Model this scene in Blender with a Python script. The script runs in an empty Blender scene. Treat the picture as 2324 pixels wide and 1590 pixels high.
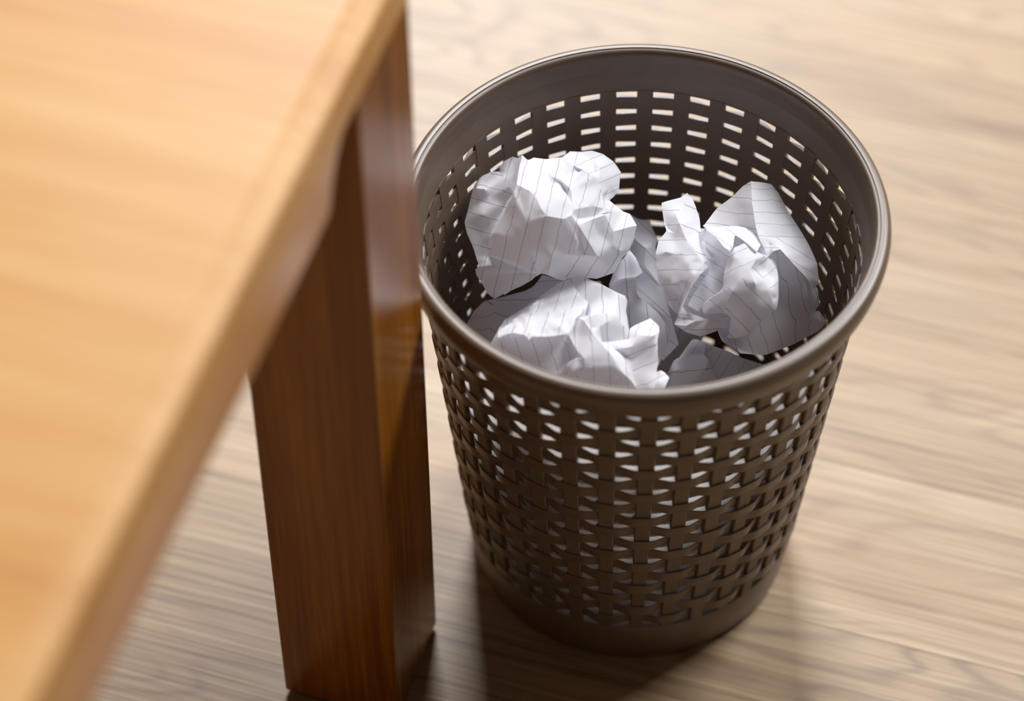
import bpy, bmesh, math, random
from mathutils import Vector, Matrix, noise
from mathutils.geometry import delaunay_2d_cdt

S = bpy.context.scene
COL = S.collection
V = Vector

# ------------------------------------------------------------------ camera
FPX, PITCH, ROLL, CAM_H = 6269.6, 0.85618, -0.0082983, 1.372926      # px, rad, rad, m
cp, sp = math.cos(PITCH), math.sin(PITCH)
FWD = V((0, cp, -sp)); UP0 = V((0, sp, cp)); RT0 = V((1, 0, 0))
RIGHT = math.cos(ROLL)*RT0 + math.sin(ROLL)*UP0
UP = -math.sin(ROLL)*RT0 + math.cos(ROLL)*UP0
EYE = V((0, 0, CAM_H))
cam = bpy.data.cameras.new('camera')
camo = bpy.data.objects.new('camera', cam); COL.objects.link(camo)
M = Matrix((RIGHT, UP, -FWD)).transposed().to_4x4(); M.translation = EYE
camo.matrix_world = M
cam.sensor_width = 36.0; cam.sensor_fit = 'HORIZONTAL'
cam.lens = FPX/2324*36.0
cam.clip_start = 0.02
cam.dof.use_dof = True
cam.dof.focus_distance = 1.558
cam.dof.aperture_fstop = 3.1
S.camera = camo

# ------------------------------------------------------------------ light
w = bpy.data.worlds.new('room'); S.world = w; w.use_nodes = True
w.node_tree.nodes['Background'].inputs[0].default_value = (1.0, 0.87, 0.76, 1)
w.node_tree.nodes['Background'].inputs[1].default_value = 0.085
def window_light(name, loc, target, sx, sy, power, color):
    l = bpy.data.lights.new(name, 'AREA'); l.shape = 'RECTANGLE'; l.size = sx; l.size_y = sy
    l.energy = power; l.color = color
    o = bpy.data.objects.new(name, l); COL.objects.link(o)
    o.location = loc
    o.rotation_euler = (V(target)-V(loc)).to_track_quat('-Z', 'Y').to_euler()
    return o
window_light('window_daylight', (-0.06, 4.86, 3.45), (0.07, 1.04, 0.25), 1.3, 1.7, 225, (0.968, 0.978, 1.0))
window_light('side_window_daylight', (2.72, 3.27, 3.71), (0.07, 1.04, 0.25), 1.7, 1.7, 240, (0.968, 0.978, 1.0))
S.cycles.max_bounces = 24
S.cycles.diffuse_bounces = 12
S.cycles.transmission_bounces = 16
S.view_settings.view_transform = 'Standard'
S.view_settings.look = 'None'
S.view_settings.gamma = 1
S.view_settings.use_curve_mapping = False
S.view_settings.exposure = 0.0

# ------------------------------------------------------------------ helpers
def lin(r, g, b):
    f = lambda c: (c/255)/12.92 if c/255 <= .04045 else ((c/255+.055)/1.055)**2.4
    return (f(r), f(g), f(b), 1)
def link(name, bm, mat, parent=None, smooth=False):
    me = bpy.data.meshes.new(name); bm.normal_update(); bm.to_mesh(me); bm.free()
    if smooth:
        for p in me.polygons: p.use_smooth = True
    if mat: me.materials.append(mat)
    o = bpy.data.objects.new(name, me); COL.objects.link(o)
    if parent: o.parent = parent
    return o
def thing(name, loc, rz, label, cat, group=None):
    o = bpy.data.objects.new(name, None); COL.objects.link(o)
    o.location = loc; o.rotation_euler = (0, 0, rz); o.empty_display_size = .02
    o['label'] = label; o['category'] = cat
    if group: o['group'] = group
    return o
class NT:
    def __init__(s, name):
        s.m = bpy.data.materials.new(name); s.m.use_nodes = True
        s.t = s.m.node_tree; s.n = s.t.nodes; s.b = s.n['Principled BSDF']
    def add(s, typ, **kw):
        nd = s.n.new(typ)
        for k, v in kw.items():
            if k.startswith('i_'):
                key = k[2:]; key = int(key) if key.isdigit() else key.replace('_', ' ')
                nd.inputs[key].default_value = v
            else: setattr(nd, k, v)
        return nd
    def lk(s, a, b): s.t.links.new(a, b)
    def ramp(s, src, stops):
        r = s.add('ShaderNodeValToRGB')
        e = r.color_ramp.elements
        while len(e) < len(stops): e.new(0.5)
        for q, (p, c) in zip(e, stops): q.position = p; q.color = c
        s.lk(src, r.inputs[0]); return r
    def math(s, op, a, b=None, c=None):
        nd = s.add('ShaderNodeMath', operation=op)
        for i, x in enumerate((a, b, c)):
            if x is None: continue
            if isinstance(x, (int, float)): nd.inputs[i].default_value = x
            else: s.lk(x, nd.inputs[i])
        return nd.outputs[0]
    def mix(s, fac, a, b, mode='MIX'):
        nd = s.add('ShaderNodeMix', data_type='RGBA', blend_type=mode)
        for k, x in ((0, fac), (6, a), (7, b)):
            if isinstance(x, (int, float)): nd.inputs[k].default_value = x
            elif isinstance(x, tuple): nd.inputs[k].default_value = x
            else: s.lk(x, nd.inputs[k])
        return nd.outputs[2]

def mat_plastic():
    k = NT('taupe_plastic')
    tc = k.add('ShaderNodeTexCoord')
    n1 = k.add('ShaderNodeTexNoise', i_Scale=90.0, i_Detail=3.0)
    k.lk(tc.outputs['Object'], n1.inputs['Vector'])
    r = k.ramp(n1.outputs[0], [(.3, lin(99, 80, 62)), (.7, lin(107, 87, 69))])
    k.lk(r.outputs[0], k.b.inputs['Base Color'])
    k.b.inputs['Roughness'].default_value = .42
    k.b.inputs['Specular IOR Level'].default_value = .95
    n2 = k.add('ShaderNodeTexNoise', i_Scale=900.0, i_Detail=2.0)
    k.lk(tc.outputs['Object'], n2.inputs['Vector'])
    b = k.add('ShaderNodeBump', i_Strength=.08, i_Distance=.0004)
    k.lk(n2.outputs[0], b.inputs['Height']); k.lk(b.outputs[0], k.b.inputs['Normal'])
    return k.m

def mat_wood(name, grain, c_dark, c_mid, c_light, rough, sc=1.0):
    k = NT(name)
    tc = k.add('ShaderNodeTexCoord')
    oi = k.add('ShaderNodeObjectInfo')
    def grain_noise(long, cross, det=4.0, dist=0.0):
        mp = k.add('ShaderNodeMapping')
        s = [cross*sc]*3; s['XYZ'.index(grain)] = long*sc
        mp.inputs['Scale'].default_value = s
        k.lk(tc.outputs['Object'], mp.inputs['Vector'])
        nz = k.add('ShaderNodeTexNoise', i_Scale=1.0, i_Detail=det, i_Distortion=dist)
        k.lk(mp.outputs[0], nz.inputs['Vector']); return nz.outputs[0]
    a = grain_noise(1.4, 22, 3, .6); b = grain_noise(5, 170, 3, .2); c = grain_noise(22, 700, 2)
    t = k.math('ADD', k.math('MULTIPLY', a, .5), k.math('ADD', k.math('MULTIPLY', b, .34), k.math('MULTIPLY', c, .16)))
    r = k.ramp(t, [(.36, c_dark), (.5, c_mid), (.64, c_light)])
    k.lk(r.outputs[0], k.b.inputs['Base Color'])
    k.b.inputs['Roughness'].default_value = rough
    k.b.inputs['Specular IOR Level'].default_value = .5
    bp = k.add('ShaderNodeBump', i_Strength=.12, i_Distance=.0006)
    k.lk(c, bp.inputs['Height']); k.lk(bp.outputs[0], k.b.inputs['Normal'])
    return k.m

def mat_floor():
    k = NT('oak_floor')
    tc = k.add('ShaderNodeTexCoord'); oi = k.add('ShaderNodeObjectInfo')
    off = k.add('ShaderNodeVectorMath', operation='MULTIPLY_ADD')
    cmb = k.add('ShaderNodeCombineXYZ')
    for i in range(3): k.lk(oi.outputs['Random'], cmb.inputs[i])
    k.lk(cmb.outputs[0], off.inputs[0]); off.inputs[1].default_value = (37, 53, 19)
    k.lk(tc.outputs['Object'], off.inputs[2])
    def nz(sx, sy, det=4.0, dist=0.0):
        mp = k.add('ShaderNodeMapping'); mp.inputs['Scale'].default_value = (sx, sy, 1)
        k.lk(off.outputs[0], mp.inputs['Vector'])
        n = k.add('ShaderNodeTexNoise', i_Scale=1.0, i_Detail=det, i_Distortion=dist)
        k.lk(mp.outputs[0], n.inputs['Vector']); return n.outputs[0]
    broad = nz(1.6, 14, 3, .5)
    cath = nz(2.6, 11, 2, .3)
    rings = k.math('SINE', k.math('MULTIPLY', cath, 95.0))          # flowing cathedral lines
    rings = k.math('POWER', k.math('MULTIPLY_ADD', rings, .5, .5), 3.0)
    gate = k.ramp(nz(2.0, 18, 2), [(.42, (0, 0, 0, 1)), (.62, (1, 1, 1, 1))]).outputs[0]
    fine = nz(7, 330, 3)
    pore = nz(26, 900, 2)
    t = k.math('ADD', k.math('MULTIPLY', broad, .34), k.math('ADD', k.math('MULTIPLY', fine, .48), k.math('MULTIPLY', pore, .18)))
    base = k.ramp(t, [(.33, lin(120, 95, 70)), (.44, lin(160, 133, 101)), (.55, lin(180, 154, 121)), (.68, lin(195, 172, 142))]).outputs[0]
    dark = k.math('MULTIPLY', k.math('MULTIPLY', rings, gate), .5)
    c1 = k.mix(dark, base, lin(112, 88, 70))
    warm = nz(3, 9, 2)
    c2 = k.mix(k.math('MULTIPLY', k.ramp(warm, [(.45, (0, 0, 0, 1)), (.7, (1, 1, 1, 1))]).outputs[0], .22), c1, lin(190, 150, 104))
    k.lk(k.mix(1.0, c2, oi.outputs['Color'], 'MULTIPLY'), k.b.inputs['Base Color'])
    k.b.inputs['Roughness'].default_value = .42
    k.b.inputs['Specular IOR Level'].default_value = .5
    bp = k.add('ShaderNodeBump', i_Strength=.25, i_Distance=.0008)
    k.lk(fine, bp.inputs['Height']); k.lk(bp.outputs[0], k.b.inputs['Normal'])
    return k.m

def mat_paper():
    k = NT('ruled_paper')
    uv = k.add('ShaderNodeUVMap', uv_map='ruling')
    sx = k.add('ShaderNodeSeparateXYZ'); k.lk(uv.outputs[0], sx.inputs[0])
    d = k.math('ABSOLUTE', k.math('SUBTRACT', k.math('FRACT', sx.outputs[0]), .5))
    m = k.add('ShaderNodeMapRange', interpolation_type='SMOOTHSTEP')
    k.lk(d, m.inputs[0])
    m.inputs[1].default_value = .013; m.inputs[2].default_value = .028
    m.inputs[3].default_value = .56; m.inputs[4].default_value = 0
    tc = k.add('ShaderNodeTexCoord')
    n = k.add('ShaderNodeTexNoise', i_Scale=60.0, i_Detail=3.0); k.lk(tc.outputs['Object'], n.inputs['Vector'])
    base = k.ramp(n.outputs[0], [(.3, (.86, .86, .90, 1)), (.7, (.89, .89, .93, 1))]).outputs[0]
    col = k.mix(m.outputs[0], base, lin(92, 84, 96))
    k.lk(col, k.b.inputs['Base Color'])
    k.b.inputs['Roughness'].default_value = .75
    k.b.inputs['Specular IOR Level'].default_value = .25
    n2 = k.add('ShaderNodeTexNoise', i_Scale=170.0, i_Detail=3.0); k.lk(tc.outputs['Object'], n2.inputs['Vector'])
    bp = k.add('ShaderNodeBump', i_Strength=.12, i_Distance=.001)
    k.lk(n2.outputs[0], bp.inputs['Height']); k.lk(bp.outputs[0], k.b.inputs['Normal'])
    tr = k.add('ShaderNodeBsdfTranslucent'); k.lk(col, tr.inputs['Color'])
    mx = k.add('ShaderNodeMixShader'); mx.inputs[0].default_value = .36
    out = k.n['Material Output']
    k.lk(k.b.outputs[0], mx.inputs[1]); k.lk(tr.outputs[0], mx.inputs[2]); k.lk(mx.outputs[0], out.inputs[0])
    return k.m

PLASTIC = mat_plastic()
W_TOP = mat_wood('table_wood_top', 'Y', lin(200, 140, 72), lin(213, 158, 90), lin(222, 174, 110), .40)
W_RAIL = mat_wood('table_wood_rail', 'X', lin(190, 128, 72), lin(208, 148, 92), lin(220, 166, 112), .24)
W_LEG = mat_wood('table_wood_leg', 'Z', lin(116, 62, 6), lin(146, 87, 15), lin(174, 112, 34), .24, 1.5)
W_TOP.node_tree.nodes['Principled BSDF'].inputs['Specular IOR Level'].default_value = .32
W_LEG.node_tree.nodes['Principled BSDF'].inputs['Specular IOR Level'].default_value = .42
FLOORM = mat_floor()
PAPER = mat_paper()
k = NT('subfloor'); k.b.inputs['Base Color'].default_value = lin(60, 48, 38); k.b.inputs['Roughness'].default_value = .9; SUB = k.m
k = NT('black_felt'); k.b.inputs['Base Color'].default_value = lin(30, 24, 20); k.b.inputs['Roughness'].default_value = .9; FELT = k.m

def box(bm, x0, x1, y0, y1, z0, z1, bev=0, seg=2):
    vs = [bm.verts.new((x, y, z)) for z in (z0, z1) for y in (y0, y1) for x in (x0, x1)]
    fs = [bm.faces.new([vs[i] for i in q]) for q in ((0, 2, 3, 1), (4, 5, 7, 6), (0, 1, 5, 4), (2, 6, 7, 3), (0, 4, 6, 2), (1, 3, 7, 5))]
    if bev:
        es = list({e for f in fs for e in f.edges})
        bmesh.ops.bevel(bm, geom=es, offset=bev, segments=seg, affect='EDGES', profile=.5)

# ------------------------------------------------------------------ floor
PL_A = math.radians(-18.0)
bm = bmesh.new(); box(bm, -1.6, 2.4, -.2, 3.4, -.03, -.0085)
floor = link('floor', bm, SUB); floor['kind'] = 'structure'
PW, PLEN = .125, 2.2
ux, uy = V((math.cos(PL_A), math.sin(PL_A), 0)), V((-math.sin(PL_A), math.cos(PL_A), 0))
bm = bmesh.new(); box(bm, -PLEN/2+.0002, PLEN/2-.0002, -PW/2+.00008, PW/2-.00008, -.008, 0, .00012, 1)
plank = None
rng = random.Random(5)
offs = {r: .07+.05*(r % 3) for r in range(2, 14)}
for r in range(-2, 27):
    v = .979 + PW*(r-7) + PW/2
    o0 = offs.get(r, rng.random())*PLEN
    for c in range(-3, 4):
        u = c*PLEN + o0 - .2
        p = ux*u + uy*v
        if not (-1.3 < p.x < 1.9 and .2 < p.y < 2.9): continue
        if plank is None:
            plank = link('floor_plank', bm, FLOORM, floor); o = plank
        else:
            o = plank.copy(); COL.objects.link(o)
        o.location = p; o.rotation_euler = (0, 0, PL_A)
        t_ = {5: .78, 6: .86, 7: 1.0, 8: 1.02}.get(r, .97+.05*rng.random())   # boards differ in tone
        o.color = (t_, t_*.985, t_*.96, 1) if r < 7 else (t_, t_, t_, 1)

# ------------------------------------------------------------------ table
FC = V((-.06879, .90206, 0)); LA = 1.26575; LW1, LW2 = .0731, .0708
table = thing('side_table', FC, LA, 'low orange-brown wooden table with thick square leg left of the bin', 'table')
ZT, ZS, ZR = .5395, .507, .475
def tabletop():
    bm = bmesh.new()
    TX0, TX1, TY1 = -.86, LW1+.002, .86
    # top with a wide, gently sloped chamfer all round and a small eased arris
    lv = [(0, ZS), (0, ZT-.0098), (.0003, ZT-.0088), (.0011, ZT-.0079), (.0022, ZT-.0072), (.0105, ZT-.0040), (.0135, ZT-.0032), (.017, ZT-.0030)]
    rings = []
    for d, z in lv:
        rings.append([bm.verts.new(p) for p in ((TX0+d, -.0005+d, z), (TX1-d, -.0005+d, z), (TX1-d, TY1-d, z), (TX0+d, TY1-d, z))])
    for A, B in zip(rings, rings[1:]):
        for q in range(4): bm.faces.new((A[q], A[(q+1) % 4], B[(q+1) % 4], B[q]))
    bm.faces.new(rings[0][::-1]); bm.faces.new(rings[-1])
    return link('tabletop', bm, W_TOP, table)
tabletop()
def rail(y0, y1, prof, name='side_rail'):
    bm = bmesh.new()
    a = [bm.verts.new((x, y0, z)) for x, z in prof]; b = [bm.verts.new((x, y1, z)) for x, z in prof]
    n = len(prof)
    bm.faces.new(a); bm.faces.new(b[::-1])
    for i in range(n): bm.faces.new((a[i], b[i], b[(i+1) % n], a[(i+1) % n]))
    bmesh.ops.recalc_face_normals(bm, faces=bm.faces)
    return link(name, bm, W_RAIL, table)
RX = -.045
prof = [(-.80, ZS), (-.80, ZR), (RX, ZR), (RX+.003, ZR+.001), (RX+.0045, ZR+.004), (RX+.008, ZR+.013), (RX+.014, ZR+.022), (RX+.022, ZR+.029), (RX+.030, ZS)]
rail(0, .022, prof)
rail(.838, .86, [(-.80, ZS), (-.80, ZR), (0, ZR), (0, ZS)])
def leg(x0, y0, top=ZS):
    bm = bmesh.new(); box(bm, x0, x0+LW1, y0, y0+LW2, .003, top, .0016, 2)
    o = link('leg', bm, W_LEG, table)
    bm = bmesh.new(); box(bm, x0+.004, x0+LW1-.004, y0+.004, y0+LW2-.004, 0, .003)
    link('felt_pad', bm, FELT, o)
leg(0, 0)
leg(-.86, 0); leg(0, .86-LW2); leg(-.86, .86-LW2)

# ------------------------------------------------------------------ bin
CX, CY, H = .07218, 1.04234, .28768
RB, RTOP = .09597, .12309
def rw(z): return RB + (RTOP-RB)*z/(H-.02)
bin_ = thing('waste_bin', (CX, CY, 0), 0, 'taupe plastic woven-look waste bin full of crumpled lined paper', 'waste bin')
def lathe(name, prof, n=180, closed=True):
    bm = bmesh.new(); rings = []
    for i in range(n):
        a = 2*math.pi*i/n; c, s = math.cos(a), math.sin(a)
        rings.append([bm.verts.new((r*c, r*s, z)) for r, z in prof])
    m = len(prof)
    for i in range(n):
        A, B = rings[i], rings[(i+1) % n]
        for j in range(m if closed else m-1):
            q = (j+1) % m
            bm.faces.new((A[j], B[j], B[q], A[q]))
    bmesh.ops.recalc_face_normals(bm, faces=bm.faces)
    return bm
def spline(pts, k=4):
    out = []
    n = len(pts)
    for i in range(n-1):
        p0, p1, p2, p3 = pts[max(i-1, 0)], pts[i], pts[i+1], pts[min(i+2, n-1)]
        for s in range(k):
            t = s/k
            out.append(tuple(.5*((2*p1[c]) + (-p0[c]+p2[c])*t + (2*p0[c]-5*p1[c]+4*p2[c]-p3[c])*t*t + (-p0[c]+3*p1[c]-3*p2[c]+p3[c])*t**3) for c in (0, 1)))
    return out + [pts[-1]]
rimtop = spline([(.1280, -.0192), (.1312, -.0190), (.1328, -.0165), (.1342, -.0110), (.1349, -.0070), (.1347, -.0044), (.1339, -.0022), (.1327, -.0008), (.1309, -.0001), (.1291, -.0001)], 3)
rimin = spline([(.1281, -.0003), (.1268, -.0007), (.1256, -.0022), (.1249, -.0050), (.1245, -.0090), (.1238, -.0140)], 3)
rim = [(r, H+z) for r, z in rimtop] + [(.12862, H-.0007), (.12848, H-.0007)] + [(r, H+z) for r, z in rimin] + [(.1252, H-.0150), (.1270, H-.0175)]
link('rim', lathe('rim', rim, 240), PLASTIC, bin_, True)
ZH0, ZP, NH = .2585, .01211, 19
zb = ZH0+.0021
ub = [(rw(zb)-.0018, zb), (rw(zb)+.0006, zb-.0003), (rw(zb)+.0012, zb+.001), (rw(.2655)+.0016, .2655), (.1275, .2695), (.1262, .2722), (.1242, .2745), (rw(zb+.003)-.0018, zb+.003)]
o = link('upper_band', lathe('upper_band', ub, 216), PLASTIC, bin_, True)
zl = ZH0-ZP*(NH-1)-.0021
base = [(0, .004), (.05, .004), (.088, .0045), (rw(.008)-.0028, .009), (rw(zl)-.0018, zl), (rw(zl)+.0008, zl-.0002), (rw(zl)+.0012, zl-.0015), (rw(.02)+.0012, .02), (rw(.006)+.0008, .006), (rw(0)+.0002, .0022), (rw(0)-.0016, .0005), (rw(0)-.004, 0), (.085, 0), (.083, .0015), (0, .0015)]
bm = lathe('base', base, 144, closed=False)
bmesh.ops.remove_doubles(bm, verts=bm.verts, dist=1e-6)
o = link('base', bm, PLASTIC, bin_, True)
for o in (bin_.children):
    pass
# stake angles: 36 stakes, spaced as the mould has them
ang = [-90.27]
steps = [10.25]*5 + [10.65]*8 + [10.2]*5 + [10.1]*5 + [8.9]*8 + [10.1]*5
for s in steps: ang.append(ang[-1]+s)
ang[-1] = ang[0]+360
def theta(t):
    t %= 36; i = int(t); return math.radians(ang[i] + (ang[i+1]-ang[i])*(t-i))
# vertical strips with ribbed faces
SW = .0094
zt0, zt1 = zl-.0015, zb+.0012
for j in range(36):
    a = math.radians(ang[j]); c, s = math.cos(a), math.sin(a)
    bm = bmesh.new()
    ringa = []
    NR = 7
    for z in (zt0, zt1):
        wd = SW*(.80+.20*z/.26)
        pts = [(-wd/2, -.0008), (-wd/2, .0016), (-wd/2+.0005, .00225)]
        for q in range(NR*2+1):
            pts.append((-wd/2+.0008+(wd-.0016)*q/(NR*2), .0024 if q % 2 == 0 else .00222))
        pts += [(wd/2-.0005, .00225), (wd/2, .0016), (wd/2, -.0008)]
        r0 = rw(z)-.0013
        rg = []
        for (tx, rr) in pts:
            R_ = r0+rr
            rg.append(bm.verts.new((c*R_-s*tx, s*R_+c*tx, z)))
        ringa.append(rg)
    A, B = ringa; n = len(A)
    for q in range(n): bm.faces.new((A[q], A[(q+1) % n], B[(q+1) % n], B[q]))
    bm.faces.new(A[::-1]); bm.faces.new(B)
    link('vertical_strip', bm, PLASTIC, bin_)
# horizontal woven strips
HS = .0089
cross = [(-.0007, -.5), (.0004, -.5), (.0008, -.44), (.00062, -.30), (.0008, -.18), (.00062, 0), (.0008, .18), (.00062, .30), (.0008, .44), (.0004, .5), (-.0007, .5)]
SEG = 10
for kk in range(NH-1):
    zc = ZH0-ZP*(kk+.5)
    bm = bmesh.new(); rings = []
    for i in range(36*SEG):
        t = i/SEG
        a = theta(t); c, s = math.cos(a), math.sin(a)
        wv = math.cos(math.pi*t)*(1 if kk % 2 == 0 else -1)
        wv = max(-1, min(1, 1.45*wv)); wv = math.sin(wv*math.pi/2)*.35+wv*.65
        off = -.00035 + .00145*wv; inn = -.0019 + .0002*wv
        rg = []
        for (dr, hz) in cross:
            z = zc+hz*HS
            R_ = rw(z)+(off+dr if dr > 0 else inn)
            rg.append(bm.verts.new((c*R_, s*R_, z)))
        rings.append(rg)
    n = len(cross)
    for i in range(len(rings)):
        A, B = rings[i], rings[(i+1) % len(rings)]
        for q in range(n): bm.faces.new((A[q], B[q], B[(q+1) % n], A[(q+1) % n]))
    o = link('horizontal_strip', bm, PLASTIC, bin_, True)

# smooth lathe parts keep sharp creases
for o in bin_.children:
    if o.name.split('.')[0] in ('rim', 'upper_band', 'base', 'horizontal_strip'):
        o.data.set_sharp_from_angle(angle=math.radians(38))

# ------------------------------------------------------------------ crumpled paper
def at(px, py, depth):
    return EYE + (FWD + (px-1162)/FPX*RIGHT - (py-795)/FPX*UP)*depth
def inside(P, marg=.0045):
    P = V((P.x, P.y, max(P.z, .012)))
    q = V((P.x-CX, P.y-CY)); lim = rw(max(min(P.z, H), 0))-.0012-marg
    if q.length > lim and P.z < H+.01:
        q = q*(lim/q.length); P = V((CX+q.x, CY+q.y, P.z))
    return P
def ruling(spec):
    (x0, y0, x1, y1, sp_) = spec
    L = math.hypot(x1-x0, y1-y0); nx, ny = -(y1-y0)/L, (x1-x0)/L
    return lambda x, y: ((x-x0)*nx+(y-y0)*ny)/sp_ + .5
def inpoly(x, y, poly):
    c = False; n = len(poly)
    for i in range(n):
        (x1, y1), (x2, y2) = poly[i], poly[(i+1) % n]
        if (y1 > y) != (y2 > y) and x < (x2-x1)*(y-y1)/(y2-y1)+x1: c = not c
    return c
def paper_part(bm, uvl, fr, D0, outline, ridges=(), rule=(0, 0, 0, 1, 100), regions=(), back=0, cuts=3, rough=.35, smooth=2, seed=0, loose=(), relief=1.0):
    """one stretch of a crumpled sheet: outline and crease lines, each point (x, y, height in mm), creased between them"""
    ox, oy, sc = fr
    vid = {}; co = []; hh = []
    def vtx(p):
        k_ = (p[0], p[1])
        if k_ not in vid:
            vid[k_] = len(co); co.append(V(k_)); hh.append(p[2])
        return vid[k_]
    ol = [vtx(p) for p in outline]
    ed = [(ol[i], ol[(i+1) % len(ol)]) for i in range(len(ol))]
    for rd in ridges:
        ids = [vtx(p) for p in rd]
        ed += [(ids[i], ids[i+1]) for i in range(len(ids)-1) if ids[i] != ids[i+1]]
    for p in loose: vtx(p)
    vo, eo, fo, ov, oe, of = delaunay_2d_cdt(co, ed, [], 1, 1e-4)
    rr = ruling(rule); regs = [(pl, ruling(rs)) for pl, rs in regions]
    tmp = bmesh.new(); tuv = tmp.loops.layers.uv.new('ruling')
    hv = []; vs = []
    for i, p in enumerate(vo):
        if ov[i]: h = hh[ov[i][0]]
        else:
            ds = sorted(((p-q).length, j) for j, q in enumerate(co))[:3]
            sw = sum(1/(d+1e-3) for d, _ in ds); h = sum(hh[j]/(d+1e-3) for d, j in ds)/sw
        hv.append(h); vs.append(tmp.verts.new(at(ox+p.x*sc, oy+p.y*sc, D0-h*relief/1000)))
    px2 = {v_: p for v_, p in zip(vs, vo)}
    for f in fo:
        try: fc = tmp.faces.new([vs[i] for i in f])
        except ValueError: continue
        cx_ = sum(vo[i].x for i in f)/len(f); cy_ = sum(vo[i].y for i in f)/len(f)
        g = rr
        for pl, rg in regs:
            if inpoly(cx_, cy_, pl): g = rg; break
        for lp in fc.loops:
            p = px2[lp.vert]; lp[tuv].uv = (g(p.x, p.y), 0)
    cre = set()
    for i, e in enumerate(eo):
        if oe[i]: cre.add((min(e), max(e)))
    vi = {v_: i for i, v_ in enumerate(vs)}
    for e in tmp.edges:
        a_, b_ = vi[e.verts[0]], vi[e.verts[1]]
        e.seam = (min(a_, b_), max(a_, b_)) in cre
    if back:
        rnd = random.Random(seed+77)
        n = len(ol); inv = {}
        for i, o_ in enumerate(ov):
            for j in o_: inv[j] = i
        front = [vs[inv[j]] for j in ol if j in inv]
        cen = sum((v_.co for v_ in front), V())/len(front)
        prev = front
        for (f_, dz) in ((.97, .30), (.72, .75), (.36, 1.0)):
            ring = []
            for v_ in front:
                P = cen+(v_.co-cen)*(f_+rnd.uniform(-.06, .06)) + FWD*(back/1000*dz*rnd.uniform(.85, 1.15))
                ring.append(tmp.verts.new(P))
            for i in range(len(front)):
                a_, b_ = i, (i+1) % len(front)
                fc = tmp.faces.new((prev[a_], prev[b_], ring[b_], ring[a_]))
                for lp in fc.loops:
                    q = lp.vert.co-cen; lp[tuv].uv = (q.dot(RIGHT)*110+.3, 0)
            prev = ring
        fc = tmp.faces.new(prev)
        for lp in fc.loops: lp[tuv].uv = (lp.vert.co.dot(RIGHT)*110, 0)
    bmesh.ops.triangulate(tmp, faces=tmp.faces)
    bmesh.ops.subdivide_edges(tmp, edges=tmp.edges, cuts=cuts, use_grid_fill=True)
    cv = {v_ for e in tmp.edges if e.seam for v_ in e.verts}
    free = [v_ for v_ in tmp.verts if v_ not in cv]
    sm = dict(use_axis_x=True, use_axis_y=True, use_axis_z=True)
    for _ in range(5): bmesh.ops.smooth_vert(tmp, verts=free, factor=.5, **sm)
    bmesh.ops.smooth_vert(tmp, verts=tmp.verts, factor=.22*smooth, **sm)
    bmesh.ops.smooth_vert(tmp, verts=free, factor=.5, **sm)
    tmp.normal_update()
    sv = V((seed*3.1, seed*1.7, seed*.9))
    for v_ in tmp.verts:
        q = v_.co*95+sv
        a_ = 1-2*abs(noise.noise(q))
        dv = noise.voronoi(q*1.35+V((noise.noise(q*.7), noise.noise(q*.7+sv), 0))*.6)[0]
        v_.co += v_.normal*(a_*.4+(.9*min(dv[1]-dv[0], .6)-.25)*1.5)*rough*.001
        v_.co = inside(v_.co)
    mp = {}
    for v_ in tmp.verts: mp[v_] = bm.verts.new(v_.co)
    for f in tmp.faces:
        fc = bm.faces.new([mp[v_] for v_ in f.verts]); fc.smooth = True
        for l1, l2 in zip(f.loops, fc.loops): l2[uvl].uv = l1[tuv].uv
    tmp.free()
def paper(label, parts, group='crumpled lined papers in the bin'):
    bm = bmesh.new(); uvl = bm.loops.layers.uv.new('ruling')
    for p in parts: paper_part(bm, uvl, **p)
    bmesh.ops.recalc_face_normals(bm, faces=bm.faces)
    cen = sum((v_.co for v_ in bm.verts), V())/len(bm.verts)
    for v_ in bm.verts: v_.co -= cen
    o = link('crumpled_paper', bm, PAPER)
    o.location = cen
    o.data.set_sharp_from_angle(angle=math.radians(32))
    o['label'] = label; o['category'] = 'paper'; o['group'] = group
    return o

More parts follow.
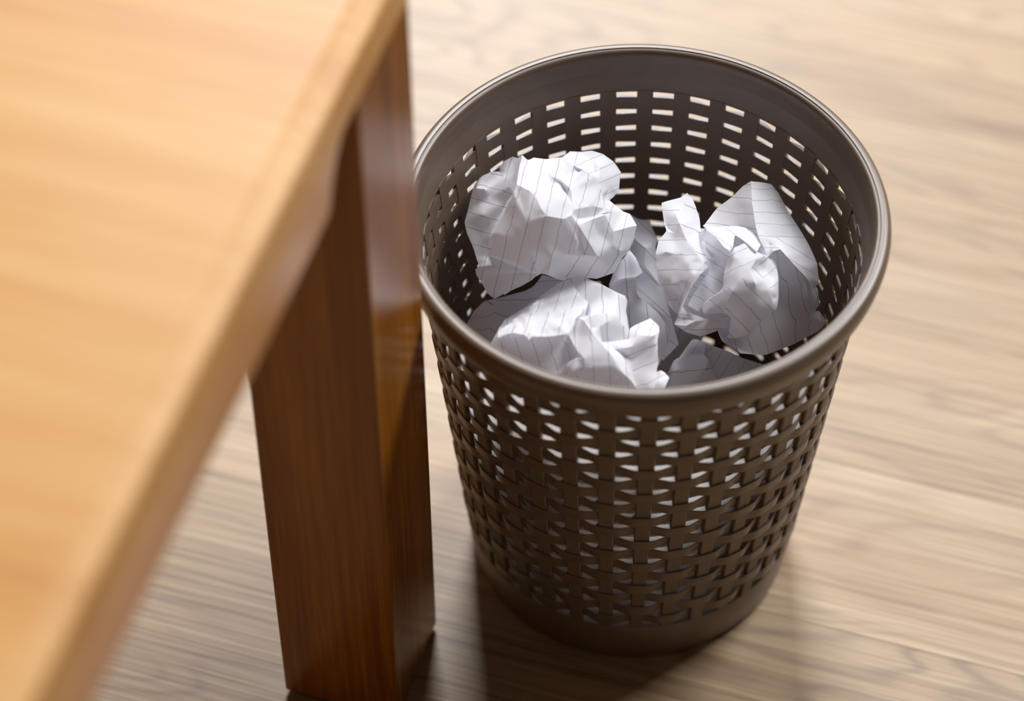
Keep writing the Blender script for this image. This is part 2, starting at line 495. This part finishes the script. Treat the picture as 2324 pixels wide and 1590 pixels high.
# --- big ball, left back
F3 = (1000, 320, .23897)
left = dict(fr=F3, D0=1.566, relief=1.28, seed=1, back=42, cuts=5, rough=.36, smooth=1,
  outline=[(775,130,12),(830,185,10),(880,155,0),(1000,170,-2),(1160,150,-4),(1230,95,-10),(1340,100,-12),(1440,90,-14),(1540,120,-14),(1640,190,-15),(1710,290,-14),(1700,400,-10),(1695,470,-8),(1640,535,-4),(1600,560,2),(1740,670,-2),(1800,690,0),(1865,800,3),(1840,900,2),(1800,1010,2),(1740,1090,3),(1690,1170,4),(1650,1250,4),(1480,1310,6),(1290,1285,12),(1130,1320,16),(1000,1265,30),
    (930,1250,24),(870,1310,18),(760,1380,14),(600,1450,10),(510,1500,8),(440,1440,6),(380,1330,6),(325,1220,6),(365,1190,10),(335,1100,8),(300,990,6),(250,880,4),(225,770,2),(260,640,0),(310,440,-4),(380,340,-8),(470,295,-10),(560,290,-8),(560,250,-10),(600,190,-12),(680,145,-10),(730,165,-4)],
  ridges=[[(775,130,12),(745,250,20),(720,410,31),(690,500,33),(650,580,32),(600,690,31),(540,800,31),(495,885,31),(480,1000,30),(490,1085,28),(600,1115,31),(730,1170,32),(870,1240,32),(1000,1265,30)],
    [(560,290,-8),(580,350,2),(655,440,10),(690,500,33)],
    [(690,350,8),(655,440,10),(670,510,9),(620,600,8),(570,690,8),(510,800,9),(465,890,9),(455,1000,8),(468,1095,9),(600,1145,14),(730,1200,15),(860,1262,18),(930,1250,24)],
    [(730,165,-4),(690,350,8),(720,410,31)],[(680,145,-10),(690,350,8)],[(600,190,-12),(620,300,-1),(580,350,2)],
    [(720,410,31),(840,470,33),(900,520,33),(950,640,37),(1010,710,39),(1170,740,38),(1240,705,36),(1260,650,32)],
    [(720,410,31),(820,770,36),(1010,710,39)],[(600,690,31),(820,770,36)],
    [(830,185,10),(900,290,15),(1060,475,26),(1170,545,31),(1250,600,30),(1260,650,32)],
    [(900,290,15),(1020,320,10),(1050,400,14),(1150,395,16),(1190,480,18),(1250,600,30)],
    [(880,155,0),(930,240,6),(1020,320,10)],[(930,240,6),(1080,250,4),(1190,330,11)],
    [(1160,150,-4),(1200,240,4),(1190,330,11),(1160,385,19),(1240,460,22),(1250,600,30)],
    [(1230,95,-10),(1265,235,6),(1200,240,4)],
    [(1265,235,6),(1320,275,2),(1390,265,3),(1430,180,-8),(1510,230,0),(1440,300,2),(1390,290,12),(1265,235,6)],
    [(1390,290,12),(1470,340,12),(1515,420,11),(1540,520,13),(1555,640,18)],
    [(1510,230,0),(1560,350,2),(1600,450,0),(1550,540,6)],[(1640,190,-15),(1560,350,2)],
    [(1260,650,32),(1400,625,25),(1450,618,22),(1555,640,18),(1600,560,2)],
    [(1310,735,29),(1450,715,21),(1560,680,20),(1555,640,18)],[(1240,705,36),(1310,735,29)],[(1450,618,22),(1450,715,21)],
    [(1240,705,36),(1310,800,35),(1390,930,33),(1490,1095,28)],
    [(1310,800,35),(1440,740,26),(1560,700,21),(1640,860,20),(1640,1000,20),(1720,1050,12)],
    [(1440,740,26),(1500,880,22),(1640,1000,20)],[(1390,930,33),(1500,880,22)],[(1560,700,21),(1740,670,-2)],[(1640,860,20),(1780,820,10),(1865,800,3)],[(1780,820,10),(1770,920,8),(1840,900,2)],[(1740,670,-2),(1780,820,10)],
    [(1170,740,38),(1250,850,36),(1230,980,34),(1170,1075,33)],[(1250,850,36),(1340,960,31),(1390,1085,29)],[(1300,940,34),(1270,1085,31)],
    [(1050,1110,35),(1170,1075,33),(1270,1085,31),(1390,1085,29),(1490,1095,28)],[(1000,1265,30),(1050,1110,35)],
    [(1130,1320,16),(1155,1190,25),(1170,1075,33)],[(1155,1190,25),(1260,1160,22),(1285,1240,15),(1290,1285,12)],[(1260,1160,22),(1390,1085,29)],[(1260,1160,22),(1410,1210,17),(1570,1180,14),(1640,1100,14),(1720,1050,12)],[(1490,1095,28),(1570,1180,14)],[(1480,1310,6),(1410,1210,17)],
    [(330,445,4),(415,455,5),(460,530,4)],[(390,690,8),(490,760,8),(510,800,9)],[(390,690,8),(375,830,6),(365,970,7)],
    [(365,1190,10),(430,1130,11),(468,1095,9)],[(365,1190,10),(490,1180,17),(610,1205,16),(750,1245,15),(860,1262,18)],[(380,1260,11),(490,1255,12),(600,1265,14),(750,1245,15)],[(440,1380,10),(590,1370,15),(790,1260,17)],[(440,1380,10),(500,1420,8),(510,1500,8)],[(590,1370,15),(760,1380,14)],[(490,1180,17),(490,1255,12)]],
  loose=[(1000,960,37),(700,900,34),(850,1020,35),(380,560,3),(520,620,8)],
  rule=(830,140,590,1100,150),
  regions=[([(200,250),(560,240),(700,500),(470,900),(480,1090),(320,1090),(200,800)], (430,430,670,500,140)),
           ([(1265,230),(1440,80),(1640,120),(1760,300),(1720,560),(1560,560),(1500,380),(1390,280)], (1430,300,1660,200,120)),
           ([(1130,1080),(1480,1090),(1720,1050),(1640,1280),(1290,1300),(1130,1330)], (1300,1130,1180,1320,150))])
paper('largest crumpled paper ball with bold rules, at the back left of the bin', [left])

# --- right: big folded sheet with an upright twisted piece
F4 = (1440, 390, .31447)
R0 = 1.550
sheetB = dict(fr=F4, D0=R0, seed=2, back=30, cuts=3, rough=.2, smooth=1,
  outline=[(800,480,-14),(960,500,-14),(1120,600,-11),(1160,680,-8),(1260,770,-10),(1325,840,-14),(1338,960,-13),(1300,1005,-9),(1335,1000,-13),(1390,1085,-15),(1330,1150,-11),(1160,1240,-4),(950,1325,2),(780,1310,2),(700,1270,3),(630,1220,2),(600,1150,-2),(560,1000,-4),(600,800,-8),(800,600,-10)],
  ridges=[[(1160,680,-8),(1240,800,-5),(1258,900,-3),(1300,1005,-9)],[(1300,1005,-9),(1320,1060,-8),(1360,1110,-12)],[(600,1150,-2),(645,1225,7),(770,1312,8),(780,1310,2)],[(690,1190,-3),(720,1250,-1),(790,1300,1)]],
  loose=[(1040,900,2),(1100,1100,3),(900,1150,4),(950,1000,3)],
  rule=(1050,690,1170,1230,108))
flapA = dict(fr=F4, D0=R0, seed=3, cuts=4, rough=.25, smooth=1,
  outline=[(840,62,-22),(930,72,-24),(990,85,-25),(1040,150,-23),(1120,300,-19),(1200,420,-13),(1280,560,-6),(1320,660,-1),(1332,790,2),(1300,850,4),(1240,765,9),(1150,670,13),(1090,600,15),(1050,556,14),(1000,572,14),(960,620,12),(930,650,8),(900,600,-4),(870,500,-8),(730,430,-10),(600,440,-12),(490,395,-12),(590,262,-22),(700,180,-24),(780,100,-25)],
  ridges=[[(840,62,-22),(850,230,-9),(875,400,1),(905,490,7),(930,650,8)],[(905,490,7),(990,470,2),(1140,480,-2),(1200,420,-15)],[(1050,556,14),(1160,600,8),(1280,560,-6)],[(1150,670,13),(1250,690,6),(1320,660,-1)],[(1000,572,14),(980,520,5)]],
  loose=[(990,260,-13),(1080,380,-7),(740,280,-17)],
  rule=(870,290,1130,300,84), regions=[([(840,62),(905,490),(480,400),(590,250)], (590,270,850,305,105)), ([(990,450),(1330,560),(1340,860),(1240,760),(1050,540)], (1020,570,1290,730,84))])
flapG = dict(fr=F4, D0=R0, seed=4, cuts=4, rough=.4, smooth=1,
  outline=[(490,382,-6),(600,392,-6),(730,388,-8),(880,412,-6),(915,520,6),(885,578,20),(800,510,13),(725,455,8),(712,540,20),(690,572,22),(640,540,19),(590,470,12),(530,430,4)],
  ridges=[[(590,470,12),(650,440,2),(725,455,8)],[(650,440,2),(730,388,-8)]],
  rule=(600,470,720,560,90))
facetE = dict(fr=F4, D0=R0, seed=5, cuts=3, rough=.25, smooth=1,
  outline=[(500,395,-14),(620,470,-6),(690,580,0),(690,640,2),(655,760,6),(665,900,10),(700,1060,14),(640,1080,14),(500,1040,14),(380,960,12),(440,845,8),(540,715,3),(520,650,0),(590,595,-4),(505,520,-10)],
  ridges=[[(590,595,-4),(600,620,2),(540,715,3)],[(590,595,-4),(620,470,-6)]],
  rule=(530,735,640,805,92))
pieceD = dict(fr=F4, D0=R0, seed=6, cuts=4, rough=.4, smooth=1,
  outline=[(380,150,-20),(330,185,-18),(190,220,-16),(210,350,-6),(230,425,0),(170,500,4),(150,600,10),(160,700,12),(190,830,14),(250,970,14),(310,1035,14),(285,1100,18),(380,1160,18),(480,1190,16),(600,1145,14),(700,1115,14),(640,1075,18),(500,1052,20),(370,1005,20),(348,965,22),(400,850,21),(480,735,17),(540,680,12),(500,655,13),(528,640,8),(490,520,-4),(470,330,-14),(420,190,-20)],
  ridges=[[(380,150,-20),(345,240,-12),(300,320,-2),(325,375,4),(350,430,6),(375,490,9),(420,540,11),(460,600,13),(500,655,13)],
    [(210,350,-6),(240,410,-2),(290,442,4),(325,375,4)],[(230,425,0),(290,442,4),(350,430,6)],
    [(150,600,10),(230,575,12),(280,490,5),(350,475,7),(375,490,9)],[(230,575,12),(330,600,14),(430,590,13),(460,600,13)],
    [(420,190,-20),(430,330,-10),(455,440,-4),(490,520,-4)],[(455,440,-4),(480,560,4),(528,640,8)],
    [(460,600,13),(385,660,17),(370,720,18),(330,790,18),(270,800,17)],[(330,790,18),(350,900,12),(310,1035,14)],[(270,800,17),(320,890,11),(310,1035,14)],[(370,720,18),(430,740,20),(480,735,17)],[(430,740,20),(400,850,21)],
    [(310,1035,14),(370,1060,19),(440,1075,21),(570,1080,19),(640,1075,18)],[(285,1100,18),(370,1110,22),(440,1075,21)],[(370,1110,22),(500,1110,18),(600,1145,14)]],
  rule=(160,600,440,597,108), regions=[([(300,320),(420,190),(530,640),(460,600),(350,430)], (310,365,440,420,140)), ([(330,790),(480,735),(500,655),(350,965),(310,1035)], (420,880,480,720,70))])
ballQ = dict(fr=F4, D0=R0, seed=7, cuts=4, rough=.35, smooth=2, back=26,
  outline=[(690,600,17),(715,545,14),(800,507,12),(885,577,17),(970,608,12),(1012,600,10),(1027,680,12),(1040,760,17),(1042,900,22),(1030,985,24),(920,1075,25),(830,1172,22),(740,1202,17),(668,1197,14),(705,1110,18),(700,1057,20),(660,1010,18),(500,1032,19),(478,968,15),(560,900,20),(650,845,25),(643,740,21),(658,660,18)],
  ridges=[[(885,577,17),(880,630,25),(835,710,29),(760,782,31),(650,845,25)],[(835,710,29),(930,790,29),(985,860,29),(1005,912,25),(1042,900,22)],[(970,608,12),(1000,690,15),(985,760,18),(985,860,29)],[(880,630,25),(910,685,15),(970,608,12)],[(910,685,15),(985,760,18)],
    [(650,845,25),(700,868,31),(760,782,31)],[(700,868,31),(880,852,33),(985,860,29)],[(835,710,29),(870,800,34),(880,852,33)],[(700,868,31),(655,960,27),(700,1057,20)],[(655,960,27),(560,900,20)],[(655,960,27),(660,1010,18)],[(830,1172,22),(785,1125,26),(700,1057,20)],[(785,1125,26),(705,1110,18)],[(985,860,29),(1000,960,28),(920,1075,25)],[(690,600,17),(760,640,23),(835,710,29)]],
  loose=[(800,1000,30),(890,960,31)],
  rule=(710,870,910,1070,115), regions=[([(640,560),(885,560),(850,720),(640,850)], (660,735,850,640,100)), ([(850,620),(1040,590),(1045,900),(940,800)], (890,680,970,615,90)), ([(470,860),(660,840),(660,1060),(480,1040)], (560,940,640,1010,120))])
coreR = dict(fr=F4, D0=R0, seed=15, back=24, cuts=3, rough=.3, smooth=1,
  outline=[(480,400,-20),(700,410,-18),(1000,580,-18),(1010,900,-10),(700,1110,2),(400,1090,6),(250,960,4),(200,750,0),(250,560,-8)],
  ridges=[[(480,400,-20),(600,700,-2),(700,1110,2)],[(600,700,-2),(1000,580,-18)]],
  rule=(530,735,640,805,92))
paper('big crumpled sheet with a smooth folded peak, at the right inside the bin', [coreR, sheetB, flapA, flapG, facetE, pieceD, ballQ])

# --- front: folded ball with torn flap
F5 = (1050, 600, .21945)
P0 = 1.520
mainF = dict(fr=F5, D0=P0, relief=1.22, seed=8, back=34, cuts=4, rough=.22, smooth=1,
  outline=[(280,830,-6),(340,720,-6),(375,650,-9),(430,570,-12),(590,475,-16),(740,370,-20),(900,250,-24),(990,195,-26),(1115,145,-26),(1180,120,-26),(1270,135,-26),(1440,205,-25),(1620,300,-22),(1680,320,-22),(1705,380,-20),(1690,480,-16),(1710,580,-12),(1720,660,-9),(1755,760,-5),(1830,900,-4),(1900,1050,-4),(1950,1250,-2),(1950,1450,0),(1300,1500,8),(700,1350,8),(300,1000,2)],
  ridges=[[(355,752,6),(720,738,10),(1090,722,11),(1130,830,11),(1165,948,10),(1080,1015,13),(980,1110,13)],[(355,752,6),(375,650,-9)],[(355,752,6),(330,1000,6)],
    [(1130,160,-22),(1210,290,-14),(1300,392,-8),(1290,520,-6),(1200,545,6)],[(1115,145,-26),(1130,160,-22)],
    [(1440,215,-19),(1300,180,-19),(1130,160,-22)],[(1440,215,-19),(1620,310,-16),(1690,480,-16)],
    [(1090,722,11),(1140,640,8),(1200,545,6),(1250,572,13),(1330,530,8),(1400,497,2),(1590,522,-1),(1650,620,-1),(1700,770,-2),(1755,760,-5)],
    [(1400,497,2),(1420,640,6),(1500,590,4),(1590,522,-1)],[(1420,640,6),(1440,800,4),(1560,795,2),(1700,770,-2)],[(1330,530,8),(1340,660,10),(1420,640,6)],
    [(1250,572,13),(1360,730,16),(1500,890,19),(1590,1010,21),(1665,1130,23)],[(1440,800,4),(1500,890,19)],
    [(1090,722,11),(1115,760,15),(1180,890,18),(1255,965,22),(1260,1075,22),(1200,1130,19),(1080,1150,17),(1030,1130,17),(1060,1040,17),(1165,948,10)],[(1165,948,10),(1180,970,20),(1255,965,22)],[(1180,970,20),(1060,1040,17)],[(1180,970,20),(1150,1100,22),(1080,1150,17)],
    [(1140,640,8),(1160,760,14),(1180,890,18)],[(1260,1075,22),(1380,1065,21),(1530,1055,21),(1590,1010,21)],[(1665,1130,23),(1590,1200,20),(1430,1235,18),(1260,1230,17),(1200,1130,19)],[(1665,1130,23),(1740,1200,18),(1810,1290,14),(1600,1300,19),(1560,1290,19),(1665,1130,23)]],
  loose=[(600,950,12),(850,950,13),(1000,900,12),(800,1200,12),(1500,350,-14),(1400,300,-14)],
  rule=(1290,150,1350,1050,170), regions=[([(280,740),(1090,715),(1170,950),(980,1120),(900,1500),(250,1100)], (880,760,990,1100,160)), ([(1120,100),(1720,300),(1760,770),(1590,520),(1290,530)], (1440,210,1450,500,172)), ([(1030,960),(1260,950),(1250,1140),(1020,1150)], (1150,980,1100,1080,120))])
flapW = dict(fr=F5, D0=P0, relief=1.22, seed=9, cuts=5, rough=.65, smooth=1,
  outline=[(355,748,11),(400,672,5),(500,590,-2),(585,522,-6),(610,480,-10),(840,330,-17),(960,215,-22),(985,188,-22),(1030,186,-22),(1115,146,-23),(1135,200,-18),(1200,290,-11),(1300,394,-3),(1280,450,2),(1170,560,11),(1140,660,16),(1095,714,18),(930,742,20),(800,748,20),(720,742,20),(690,778,21),(640,727,20),(520,706,17)],
  ridges=[[(585,522,-6),(720,502,1),(900,484,4),(1100,462,4),(1200,440,2),(1280,450,2)],[(640,660,14),(690,705,18),(690,778,21)],[(600,580,3),(660,560,6),(640,660,14)],[(500,590,-2),(600,580,3)],[(1030,540,9),(1080,590,11),(1140,660,16)],[(850,600,11),(1030,540,9)],[(850,600,11),(800,748,20)],[(700,410,-6),(840,385,-9),(1000,290,-12)],[(1000,650,17),(1080,590,11)]],
  loose=[(950,380,-4),(1100,330,-7),(770,570,8),(560,650,12)],
  rule=(1035,205,950,450,165), regions=[([(560,525),(900,480),(1300,440),(1090,720),(520,710)], (890,490,820,700,165))])
fanK = dict(fr=F5, D0=P0, relief=1.22, seed=10, cuts=4, rough=.25, smooth=1,
  outline=[(1440,800,6),(1560,808,8),(1720,768,4),(1728,655,-8),(1830,600,-11),(1945,550,-13),(2030,630,-9),(2037,690,-3),(2015,770,5),(2020,900,8),(2030,1000,9),(2005,1110,11),(2050,1093,4),(2090,1110,2),(2140,1170,6),(2105,1245,11),(2075,1310,13),(1990,1400,15),(1800,1400,15),(1665,1160,16),(1640,1080,14),(1500,890,9)],
  ridges=[[(1720,768,4),(1840,732,10),(1975,735,9),(2037,690,-3)],[(1500,890,9),(1740,862,14),(1840,732,10)],[(1640,1080,14),(1740,985,8),(1900,800,10),(1975,735,9)],[(1740,862,14),(1740,985,8)],[(1740,985,8),(2010,830,7)],[(2005,1110,11),(2012,1220,15),(1960,1300,17),(1990,1400,15)],[(2012,1220,15),(2140,1170,6)]],
  loose=[(1850,650,-4),(1850,1100,11)],
  rule=(1850,885,2000,822,165), regions=[([(1720,770),(1720,640),(1945,540),(2045,640),(2030,710),(1840,735)], (1780,740,1830,600,135)), ([(1440,790),(1840,730),(1740,865),(1500,895)], (1520,885,1740,858,170))])
paper('folded paper ball with a torn white flap, nearest the front rim', [mainF, flapW, fanK])

# --- deeper sheets
F6 = (1380, 470, .27027)
behind = dict(fr=F6, D0=1.600, seed=11, back=30, cuts=3, rough=.3, smooth=1,
  outline=[(190,60,-22),(280,110,-24),(350,100,-26),(370,170,-22),(420,270,-14),(400,330,-8),(410,420,-5),(450,640,0),(540,960,4),(600,1150,6),(460,1300,8),(320,1000,4),(200,800,0),(225,700,0),(215,560,-4),(190,400,-8),(170,200,-16)],
  ridges=[[(190,250,-10),(320,345,4),(420,270,-14)],[(190,400,-8),(300,480,2),(430,640,6)],[(320,345,4),(300,480,2)],[(225,700,0),(370,830,7),(540,960,4)]],
  rule=(300,150,420,260,140))
paper('greyish lined paper half hidden in the shade behind, between the two big balls', [behind])
middle = dict(fr=F6, D0=1.567, seed=12, back=34, cuts=3, rough=.3, smooth=1,
  outline=[(0,660,-2),(40,560,-6),(80,480,-9),(190,365,-16),(235,420,-12),(292,550,0),(235,585,6),(236,660,-2),(240,740,-2),(420,880,2),(500,1000,3),(520,1100,4),(430,1340,8),(200,1250,8),(80,900,4)],
  ridges=[[(0,660,-2),(110,602,7),(235,585,6)],[(120,620,-3),(235,600,-3)],[(240,740,-2),(300,900,6),(400,1150,9)],[(160,760,2),(236,660,-2)],[(160,760,2),(300,900,6)]],
  rule=(150,600,170,800,150))
paper('small bluish crumpled paper in the middle, below the largest ball', [middle])
lowleft = dict(fr=(0, 0, 1), D0=1.580, seed=13, back=30, cuts=4, rough=.3, smooth=1,
  outline=[(1052,745,-2),(1075,705,-3),(1100,682,-4),(1130,676,-5),(1210,655,-8),(1230,622,-14),(1300,640,-12),(1350,690,-8),(1345,760,2),(1250,830,6),(1150,850,6),(1090,800,4)],
  ridges=[[(1130,676,-5),(1200,672,-2),(1260,680,-4),(1350,690,-8)],[(1200,672,-2),(1210,655,-8)]],
  rule=(1070,722,1165,714,35))
paper('flat grey lined paper lowest at the left, behind the torn flap', [lowleft])
F8 = (1480, 720, .16351)
lowright = dict(fr=F8, D0=1.567, seed=14, back=34, cuts=4, rough=.3, smooth=1,
  outline=[(200,800,-4),(300,592,-10),(390,560,-10),(470,440,-13),(560,305,-16),(625,300,-18),(780,370,-18),(1070,470,-18),(1230,560,-16),(1500,640,-18),(1640,690,-20),(1560,950,-6),(900,1250,6),(330,1250,6),(180,1050,2)],
  ridges=[[(300,592,-10),(440,570,0),(480,560,2),(500,430,-8),(560,305,-16)],[(480,560,2),(530,515,3),(720,512,5),(790,600,7),(812,690,5),(910,860,2)],[(755,390,-10),(735,460,-6),(720,512,5)],[(735,460,-6),(830,560,-8),(850,720,-4),(910,860,2)],[(280,740,4),(480,690,8),(740,715,9),(812,690,5)],[(1090,520,-13),(1160,700,-8),(1100,900,-2)]],
  rule=(820,720,980,460,170), regions=[([(250,560),(760,500),(900,880),(900,1260),(150,1260),(150,800)], (310,762,750,715,260))])
paper('shaded crumpled paper low at the right, beneath the big folded sheet', [lowright])
# --- papers at the bottom, seen through the weave
def deep(px, py, z, r, seed, label):
    d = (FWD + (px-1162)/FPX*RIGHT - (py-795)/FPX*UP); D = (z-CAM_H)/d.z
    rnd = random.Random(seed); n = 18
    ol = []; inner = []; mid = []
    for i in range(n):
        a = 2*math.pi*i/n; rr_ = r*rnd.uniform(.84, 1.1)
        ol.append((px+rr_*math.cos(a), py+rr_*math.sin(a), rnd.uniform(-8, 0)))
    for i in range(9):
        a = 2*math.pi*(i+.4)/9; rr_ = r*rnd.uniform(.5, .68)
        mid.append((px+rr_*math.cos(a), py+rr_*math.sin(a), rnd.uniform(8, 22)))
    for i in range(4):
        a = 2*math.pi*(i+.1)/4; rr_ = r*rnd.uniform(.15, .33)
        inner.append((px+rr_*math.cos(a), py+rr_*math.sin(a), rnd.uniform(16, 30)))
    p = dict(fr=(0, 0, 1), D0=D, outline=ol, loose=mid+inner, back=30, cuts=3, rough=.5, smooth=2, seed=seed,
             rule=(px, py, px+rnd.uniform(-1, 1)*100, py+100, 38))
    return paper(label, [p])
deep(1505, 745, .135, 105, 22, 'shaded paper deep in the gap between the front ball and the folded sheet')
